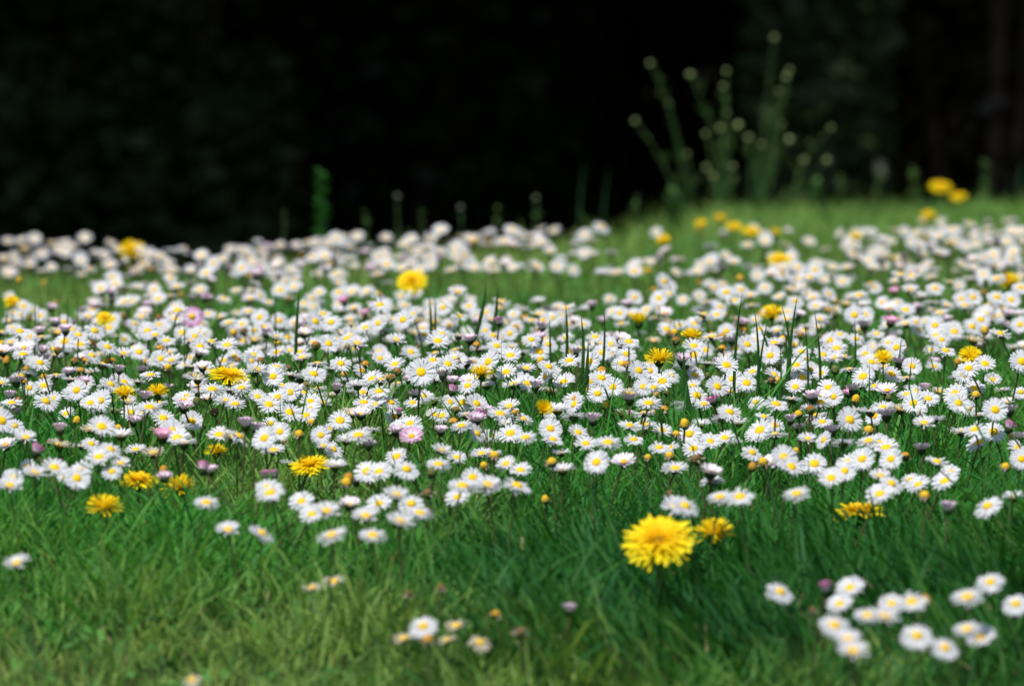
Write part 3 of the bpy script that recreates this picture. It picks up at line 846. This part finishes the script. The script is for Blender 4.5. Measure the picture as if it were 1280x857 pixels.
# ------------------------------------------------------------------ taller grass tufts that stand out of the drift
def blade(b, base, tip, bow, wd, c0, c1, n=8):
    base, tip, bow = Vector(base), Vector(tip), Vector(bow)
    side = Vector((1, 0.25, 0)).normalized()
    verts, cc = [], []
    for i in range(n + 1):
        t = i / n
        p = base.lerp(tip, t) + bow * (4 * t * (1 - t))
        ww = wd * (0.75 + 0.5 * t) * (1 - t ** 3) + 0.00008
        fold = Vector((0, -ww * .35, 0))
        verts += [p - side * ww, p + fold, p + side * ww]
        cc += [lerp(c0, c1, t)] * 3
    fs = []
    for i in range(n):
        fs += [(3 * i, 3 * i + 1, 3 * i + 4, 3 * i + 3), (3 * i + 1, 3 * i + 2, 3 * i + 5, 3 * i + 4)]
    b.add(verts, fs, cc)
G0, G1 = (.05, .12, .03), (.028, .105, .024)
TUFTS = [  # blades as (foot px, foot py, tip px, tip py, bow px, half width mm)
    ('tuft of tall curved grass blades rising out of the sharp daisies', [(925, 470, 928, 366, -4, 1.0), (930, 470, 943, 385, 5, 1.0), (938, 465, 977, 381, 12, 1.1), (984, 462, 997, 368, -3, 1.2), (1016, 455, 1018, 388, 4, .9), (1006, 450, 1006, 402, 2, .7), (948, 455, 960, 398, -3, .9), (968, 455, 975, 430, 2, .7)]),
    ('thick dark grass blade lying across the sharp daisies', [(893, 478, 855, 436, -5, 2.0)]),
    ('grass blades standing in front of the paler gap, left of the brush shaped dandelion', [(695, 440, 707, 378, 3, 1.2), (700, 448, 726, 392, 6, 1.3), (690, 430, 687, 398, 0, .8), (738, 430, 755, 383, 3, .9), (703, 452, 735, 425, 4, 1.6)]),
    ('short sharp grass tips above the left daisies', [(84, 395, 85, 363, 0, .7), (74, 395, 74, 371, 0, .7), (97, 395, 97, 370, 0, .6), (36, 400, 43, 369, 2, .8), (47, 400, 48, 381, 0, .6)]),
    ('broad grass blades leaning right behind the left daisies', [(545, 405, 608, 352, 6, 1.8), (585, 405, 622, 358, 4, 1.7), (538, 400, 544, 372, 1, 1.2), (528, 400, 536, 370, 3, 1.5)]),
    ('pair of upright grass blades among the left daisies', [(373, 418, 375, 357, -2, 1.2), (345, 395, 344, 362, 0, .7), (462, 385, 472, 355, 4, 1.4)]),
    ('fine grass blades over the daisies beside the right rim', [(1147, 470, 1140, 445, -3, .7), (1060, 425, 1068, 397, 2, .8), (1122, 440, 1127, 420, -1, .8), (1190, 440, 1202, 418, 3, .9), (1086, 478, 1087, 455, 0, .6)])]
for lab, bl in TUFTS:
    foot = at(bl[0][0], bl[0][1], HEADS)
    base = Vector((foot.x, foot.y, float(terrain(foot.x, foot.y))))
    e = empty('grass_tuft', base)
    for fx, fy, tx, ty, bw, hw in bl:
        b = MB()
        f = at(fx, fy, HEADS)
        d = f.y
        f.z = float(terrain(f.x, f.y)) - .004
        tp = at(tx, ty, depth=d - rw.uniform(.004, .016))
        blade(b, f - base, tp - base, Vector((2.2 * bw * d / F, rw.uniform(-.004, .004), 0)), 1.35 * hw / 1000, G0, lerp(G1, (.05, .16, .03), rw.random()))
        link('blade', b.mesh('blade', [M_GRASS]), e)
    tag(e, lab, 'grass tuft')

# ------------------------------------------------------------------ weeds along the crest
def leaf_quad(b, p, d, L, W, c):
    d = d.normalized()
    s = d.cross(Vector((0, 0, 1)))
    s = s.normalized() if s.length > 1e-4 else Vector((1, 0, 0))
    m = p + d * L * .5 + Vector((0, 0, L * .06))
    b.add([p, m - s * W, p + d * L - Vector((0, 0, L * .1)), m + s * W], [(0, 1, 2, 3)], [c] * 4)

def seed_weed(lab, footpx, depth, buds, extra):
    base = at(footpx[0], footpx[1], depth=depth)
    base.z = float(terrain(base.x, base.y)) - .01
    e = empty('tall_weed', base)
    lb = MB()
    for px, py in buds:
        tp = at(px, py, depth=depth + rw.uniform(-.03, .03)) - base
        ft = Vector((rw.uniform(-.012, .012), rw.uniform(-.01, .01), 0))
        b = MB()
        pts = []
        bow = Vector((tp.x * rw.uniform(-.30, -.08) + rw.uniform(-.004, .004), 0, abs(tp.x) * .06))
        for i in range(10):
            t = i / 9
            pts.append(ft.lerp(tp, t) + bow * 4 * t * (1 - t) + Vector((rw.uniform(-1, 1), rw.uniform(-1, 1), 0)) * .0022 * (1 - t))
        b.tube(pts, [.0013 - .0007 * i / 9 for i in range(10)], [lerp((.04, .09, .03), (.06, .13, .04), i / 9)] * 0 + [lerp((.04, .09, .03), (.06, .13, .04), i / 9) for i in range(10)], 5)
        for j in range(1 + int(tp.length / .045)):
            t = rw.uniform(.15, .92)
            k = t * 9
            q0 = pts[int(k)].lerp(pts[min(9, int(k) + 1)], k - int(k))
            an = rw.uniform(0, 6.28)
            ln = rw.uniform(.014, .046) * (1.2 - .6 * t)
            q1 = q0 + Vector((math.cos(an) * .55, math.sin(an) * .55, rw.uniform(.6, 1.0))) * ln
            b.tube([q0, q0.lerp(q1, .5) + Vector((0, 0, -.1 * ln)), q1], [.0006, .0005, .0003], [(.06, .15, .04)] * 3, 4)
            for _ in range(5):
                leaf_quad(lb, q0.lerp(q1, rw.uniform(.2, 1.0)), Vector((rw.uniform(-1, 1), rw.uniform(-1, 1), rw.uniform(-.1, 1))), rw.uniform(.004, .010), .0010, lerp((.07, .15, .035), (.18, .30, .08), rw.random()))
        link('stem', b.mesh('stem', [M_GREEN]), e)
        Mh = Matrix.Translation(tp)
        hb = MB()
        gg = rw.uniform(.6, 1.1)
        rr = rw.uniform(.0034, .0058)
        hb.lathe([(rr * .3, -rr * 1.0), (rr * .85, -rr * .55), (rr, 0), (rr * .85, rr * .5), (rr * .35, rr * .85)], [tuple(q * gg for q in c) for c in ((.10, .18, .05), (.13, .23, .06), (.19, .29, .09), (.31, .38, .16), (.37, .41, .20))], 10, Mh, jit=.08, rnd=rw)
        link('seed_head', hb.mesh('seed_head', [M_LEAF]), e)
        for i in range(int(30 * tp.length / .2)):
            t = rw.uniform(.08, .97)
            k = t * 9
            a = int(k); q = pts[a].lerp(pts[min(9, a + 1)], k - a)
            an = rw.uniform(0, 6.28)
            leaf_quad(lb, q, Vector((math.cos(an), math.sin(an), rw.uniform(.3, 1.1))), rw.uniform(.004, .012) * (1.5 - .9 * t), .0010, lerp((.060, .14, .03), (.16, .28, .07), rw.random()))
    link('leaves', lb.mesh('leaves', [M_LEAF], False), e)
    tag(e, lab, 'weed', 'tall weeds with round seed heads')

seed_weed('thin weed with round heads, arching left, outermost of the tall clump', (866, 262), 11.25, [(813, 80), (836, 130), (794, 152), (859, 193)], 0)
seed_weed('bushy many-headed weed in the middle of the tall clump', (906, 262), 11.1, [(863, 94), (904, 109), (908, 89), (909, 142), (901, 161), (923, 157), (882, 168), (883, 210), (916, 209), (917, 223), (892, 221)], 0)
seed_weed('tallest straight weed, its top head far above the rest', (950, 262), 11.2, [(968, 48), (987, 88), (983, 97), (973, 115), (936, 173), (952, 182), (978, 156), (987, 175)], 0)
seed_weed('short weed with round heads, bent to the right beside the tallest weed', (984, 262), 11.15, [(1039, 160), (1005, 201), (1034, 201)], 0)

def leafy_weed(lab, px, ytop, ybot, depth, wpx, n, c, bud=None):
    base = at(px, ybot, depth=depth)
    tp = at(px + rw.uniform(-2, 2), ytop, depth=depth)
    gz = float(terrain(base.x, base.y)) - .01
    base.z = gz
    e = empty('leafy_weed', base)
    H = tp.z - gz
    b = MB()
    pts = [Vector((rw.uniform(-.002, .002), 0, H * i / 6)) for i in range(7)]
    b.tube(pts, [.0016 - .001 * i / 6 for i in range(7)], [lerp(c, (.08, .14, .04), .3)] * 7, 5)
    link('stem', b.mesh('stem', [M_GREEN]), e)
    lb = MB()
    wid = wpx * depth / F
    for i in range(n):
        t = rw.uniform(.15, 1.0)
        a = rw.uniform(0, 6.28)
        p = Vector((0, 0, H * t))
        L = wid * .5 * rw.uniform(.6, 1.1) * (1.15 - .45 * t)
        leaf_quad(lb, p, Vector((math.cos(a), math.sin(a), rw.uniform(.2, 1.0))), L, L * (.34 if not bud else .2), lerp(c, (c[0] * 1.7, c[1] * 1.5, c[2] * 1.4), rw.random()))
    link('leaves', lb.mesh('leaves', [M_LEAF], False), e)
    if bud:
        hb = MB()
        rr = .0044
        hb.lathe([(rr * .3, -rr), (rr, -.2 * rr), (rr * .9, rr * .4), (rr * .3, rr)], [bud] * 4, 9, Matrix.Translation(Vector((0, 0, H))), jit=.1, rnd=rw)
        link('flower_bud', hb.mesh('flower_bud', [M_LEAF]), e)
    tag(e, lab, 'weed')

leafy_weed('bright green leafy sprig standing alone on the left crest', 402, 214, 300, 9.05, 38, 150, (.045, .17, .030))
leafy_weed('thin dim stalk with a pale bud between sprig and yellow row', 497, 246, 290, 9.6, 14, 14, (.05, .10, .04), (.10, .11, .08))
leafy_weed('short feathery weed right of the pale bud stalk', 526, 262, 290, 9.5, 24, 26, (.06, .13, .035))
leafy_weed('low weed on the crest left of the pale bud stalk', 458, 266, 292, 9.3, 26, 26, (.06, .13, .03))
leafy_weed('short stalk with grey bud, crest above the blurred daisies', 576, 260, 285, 9.7, 22, 24, (.05, .11, .035), (.10, .11, .08))
leafy_weed('bushy weed with grey bud, nearest the two tall leaves', 670, 248, 280, 10.0, 34, 40, (.05, .11, .035), (.10, .12, .07))
leafy_weed('tiny low weed on the right slope beside the weed clump', 1098, 212, 240, 11.0, 26, 26, (.06, .13, .035))
leafy_weed('small spiky weed on the right slope under the crest dandelions', 1052, 218, 246, 11.0, 26, 26, (.07, .14, .035))
leafy_weed('slender weed left of the lone sprig on the crest', 355, 262, 298, 8.9, 14, 14, (.05, .10, .03))
leafy_weed('wispy pale weed on the right slope, directly left of the crest dandelions', 1142, 208, 246, 11.05, 30, 40, (.08, .16, .04))
leafy_weed('low broad weed on the right slope between the weed clump and the small spiky weed', 1020, 222, 252, 10.9, 40, 46, (.06, .15, .035))
leafy_weed('feathery weed on the right slope, directly right of the crest dandelions', 1232, 204, 242, 11.0, 30, 40, (.07, .15, .04))
leafy_weed('low tangled weed at the foot of the tall clump', 842, 236, 262, 10.6, 44, 50, (.06, .14, .035))
leafy_weed('low fuzzy weed on the crest right of the two tall leaves', 795, 244, 268, 10.5, 34, 40, (.06, .13, .035))
leafy_weed('small fuzzy weed on the crest between grey bud stalk and bushy weed', 622, 258, 284, 9.9, 28, 34, (.07, .14, .035))
for lab, px, py, tx, ty, hw in (('narrow tall leaf blade on the crest, left one of a pair', 724, 268, 731, 199, 1.8), ('narrow tall leaf blade on the crest, right one of a pair', 752, 268, 762, 205, 1.6), ('tall dark leaf blade rising beside the right border', 1272, 262, 1280, 196, 3.0)):
    f = at(px, py, depth=10.2 if px < 1000 else 10.9)
    f.z = float(terrain(f.x, f.y)) - .01
    tp = at(tx, ty, depth=f.y)
    b = MB()
    blade(b, (0, 0, 0), tp - f, (-.004, 0, 0), hw / 1000, (.03, .08, .03), (.025, .085, .035))
    o = link('leaf_blade', b.mesh('leaf_blade', [M_GRASS]))
    o.location = f
    tag(o, lab, 'leaf blade')

# ------------------------------------------------------------------ shaded wood behind the crest
def leaf_cloud(rnd, blobs, n, size, c0, c1):
    tot = sum(q[3] * q[4] * q[5] for q in blobs) ** 1.0
    Vs, Cs = [], []
    for (x, y, z, rx, ry, rz) in blobs:
        k = max(8, int(n * rx * ry * rz / tot))
        d = rnd.normal(size=(k, 3)); d /= np.linalg.norm(d, axis=1)[:, None]
        rr = rnd.uniform(0.25, 1.0, (k, 1)) ** .45
        cpt = np.array([x, y, z]) + d * rr * np.array([rx, ry, rz])
        a = rnd.normal(size=(k, 3)); a /= np.linalg.norm(a, axis=1)[:, None]
        a[:, 2] *= .5
        b = np.cross(a, rnd.normal(size=(k, 3))); b /= np.linalg.norm(b, axis=1)[:, None]
        s = size * rnd.uniform(.6, 1.3, (k, 1))
        q = np.stack([cpt - a * s, cpt - b * s * .42, cpt + a * s, cpt + b * s * .42], 1)
        Vs.append(q.reshape(-1, 3))
        t = rnd.uniform(0, 1, (k, 1)) * .7 + .3 * rnd.uniform(0, 1)
        Cs.append(np.repeat(np.array(c0) * (1 - t) + np.array(c1) * t, 4, axis=0))
    V = np.concatenate(Vs); C = np.concatenate(Cs)
    return V, np.arange(len(V)).reshape(-1, 4), C

def wood_tree(lab, x, y, seed, rcrown, low, high, trunk_r):
    rnd = np.random.default_rng(seed)
    rr = random.Random(seed)
    g = float(terrain(x, y)) - .05
    e = empty('evergreen_tree', (x, y, g))
    b = MB()
    pts = [Vector((rr.uniform(-.06, .06) * i, rr.uniform(-.05, .05) * i, high * .85 * i / 6)) for i in range(7)]
    b.tube(pts, [trunk_r * (1.25 if i == 0 else 1) * (1 - .75 * i / 6) for i in range(7)], [(.045, .030, .022)] * 7, 12)
    for k in range(9):
        t = rr.uniform(.25, .8)
        p = pts[0].lerp(pts[-1], t)
        a = 6.283 * k / 9 + rr.uniform(-.3, .3)
        L = rcrown * rr.uniform(.6, .9)
        q = [p + Vector((math.cos(a) * L * s, math.sin(a) * L * s, L * .12 * s - L * .25 * s * s)) for s in (0, .35, .7, 1)]
        b.tube(q, [trunk_r * .35, trunk_r * .25, trunk_r * .15, trunk_r * .05], [(.07, .048, .035)] * 4, 6)
    link('trunk', b.mesh('trunk', [M_BARK]), e)
    blobs = []
    for k in range(46):
        a, q = rr.uniform(0, 6.283), rcrown * rr.uniform(0.05, 1) ** .6
        z = rr.uniform(low, high) if q < rcrown * .6 else rr.uniform(low - .5, low + (high - low) * .45)
        s = rr.uniform(.55, 1.0)
        blobs.append((math.cos(a) * q, math.sin(a) * q, z, s * 1.1, s * 1.1, s * .6))
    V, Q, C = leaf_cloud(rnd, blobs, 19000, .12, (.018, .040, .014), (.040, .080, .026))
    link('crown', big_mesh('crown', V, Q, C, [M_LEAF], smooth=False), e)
    tag(e, lab, 'tree', 'evergreen trees shading the back of the meadow')

TREES = [('dark evergreen tree far left in the shaded wood', -6.6, 16.6, 2.9), ('dark evergreen tree with low boughs behind the left crest', -3.0, 17.2, 2.9), ('dark evergreen tree in the blackest middle of the wood', -0.62, 18.5, 2.9),
         ('evergreen tree whose brown trunk dimly shows behind the crest dandelions', 1.16, 18.0, 2.9), ('dark evergreen tree right of the dim brown trunk', 4.0, 17.0, 2.9), ('dark evergreen tree far right in the shaded wood', 7.2, 16.8, 2.9),
         ('second-row evergreen tree deep in the wood at left', -4.6, 21.5, 3.1), ('second-row evergreen tree deep in the middle of the wood', -0.9, 22.0, 3.1), ('second-row evergreen tree deep in the wood at right', 2.9, 21.6, 3.1), ('second-row evergreen tree at the far right of the wood', 6.4, 21.8, 3.1)]
BACK = []
for i, (lab, x, y, rc) in enumerate(TREES):
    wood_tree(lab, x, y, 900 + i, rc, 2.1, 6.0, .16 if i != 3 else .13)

def bush(lab, x, y, seed, rx, h, c0, c1, n=7500):
    rnd = np.random.default_rng(seed)
    rr = random.Random(seed)
    g = float(terrain(x, y)) - .03
    e = empty('evergreen_bush', (x, y, g))
    b = MB()
    for k in range(7):
        a = rr.uniform(0, 6.283)
        q = [Vector((math.cos(a) * rx * .6 * s, math.sin(a) * rx * .5 * s, h * .85 * s)) for s in (0, .3, .65, 1)]
        b.tube(q, [.03, .022, .014, .006], [(.07, .05, .035)] * 4, 6)
    link('stems', b.mesh('stems', [M_BARK]), e)
    blobs = [(rr.uniform(-.75, .75) * rx, rr.uniform(-.5, .5) * rx, rr.uniform(.12, .9) * h, rx * rr.uniform(.25, .42), rx * rr.uniform(.25, .42), h * rr.uniform(.14, .24)) for _ in range(22)]
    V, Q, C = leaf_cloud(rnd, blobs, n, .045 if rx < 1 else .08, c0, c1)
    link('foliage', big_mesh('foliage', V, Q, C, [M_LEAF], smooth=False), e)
    tag(e, lab, 'bush', 'shaded bushes under the evergreen trees')
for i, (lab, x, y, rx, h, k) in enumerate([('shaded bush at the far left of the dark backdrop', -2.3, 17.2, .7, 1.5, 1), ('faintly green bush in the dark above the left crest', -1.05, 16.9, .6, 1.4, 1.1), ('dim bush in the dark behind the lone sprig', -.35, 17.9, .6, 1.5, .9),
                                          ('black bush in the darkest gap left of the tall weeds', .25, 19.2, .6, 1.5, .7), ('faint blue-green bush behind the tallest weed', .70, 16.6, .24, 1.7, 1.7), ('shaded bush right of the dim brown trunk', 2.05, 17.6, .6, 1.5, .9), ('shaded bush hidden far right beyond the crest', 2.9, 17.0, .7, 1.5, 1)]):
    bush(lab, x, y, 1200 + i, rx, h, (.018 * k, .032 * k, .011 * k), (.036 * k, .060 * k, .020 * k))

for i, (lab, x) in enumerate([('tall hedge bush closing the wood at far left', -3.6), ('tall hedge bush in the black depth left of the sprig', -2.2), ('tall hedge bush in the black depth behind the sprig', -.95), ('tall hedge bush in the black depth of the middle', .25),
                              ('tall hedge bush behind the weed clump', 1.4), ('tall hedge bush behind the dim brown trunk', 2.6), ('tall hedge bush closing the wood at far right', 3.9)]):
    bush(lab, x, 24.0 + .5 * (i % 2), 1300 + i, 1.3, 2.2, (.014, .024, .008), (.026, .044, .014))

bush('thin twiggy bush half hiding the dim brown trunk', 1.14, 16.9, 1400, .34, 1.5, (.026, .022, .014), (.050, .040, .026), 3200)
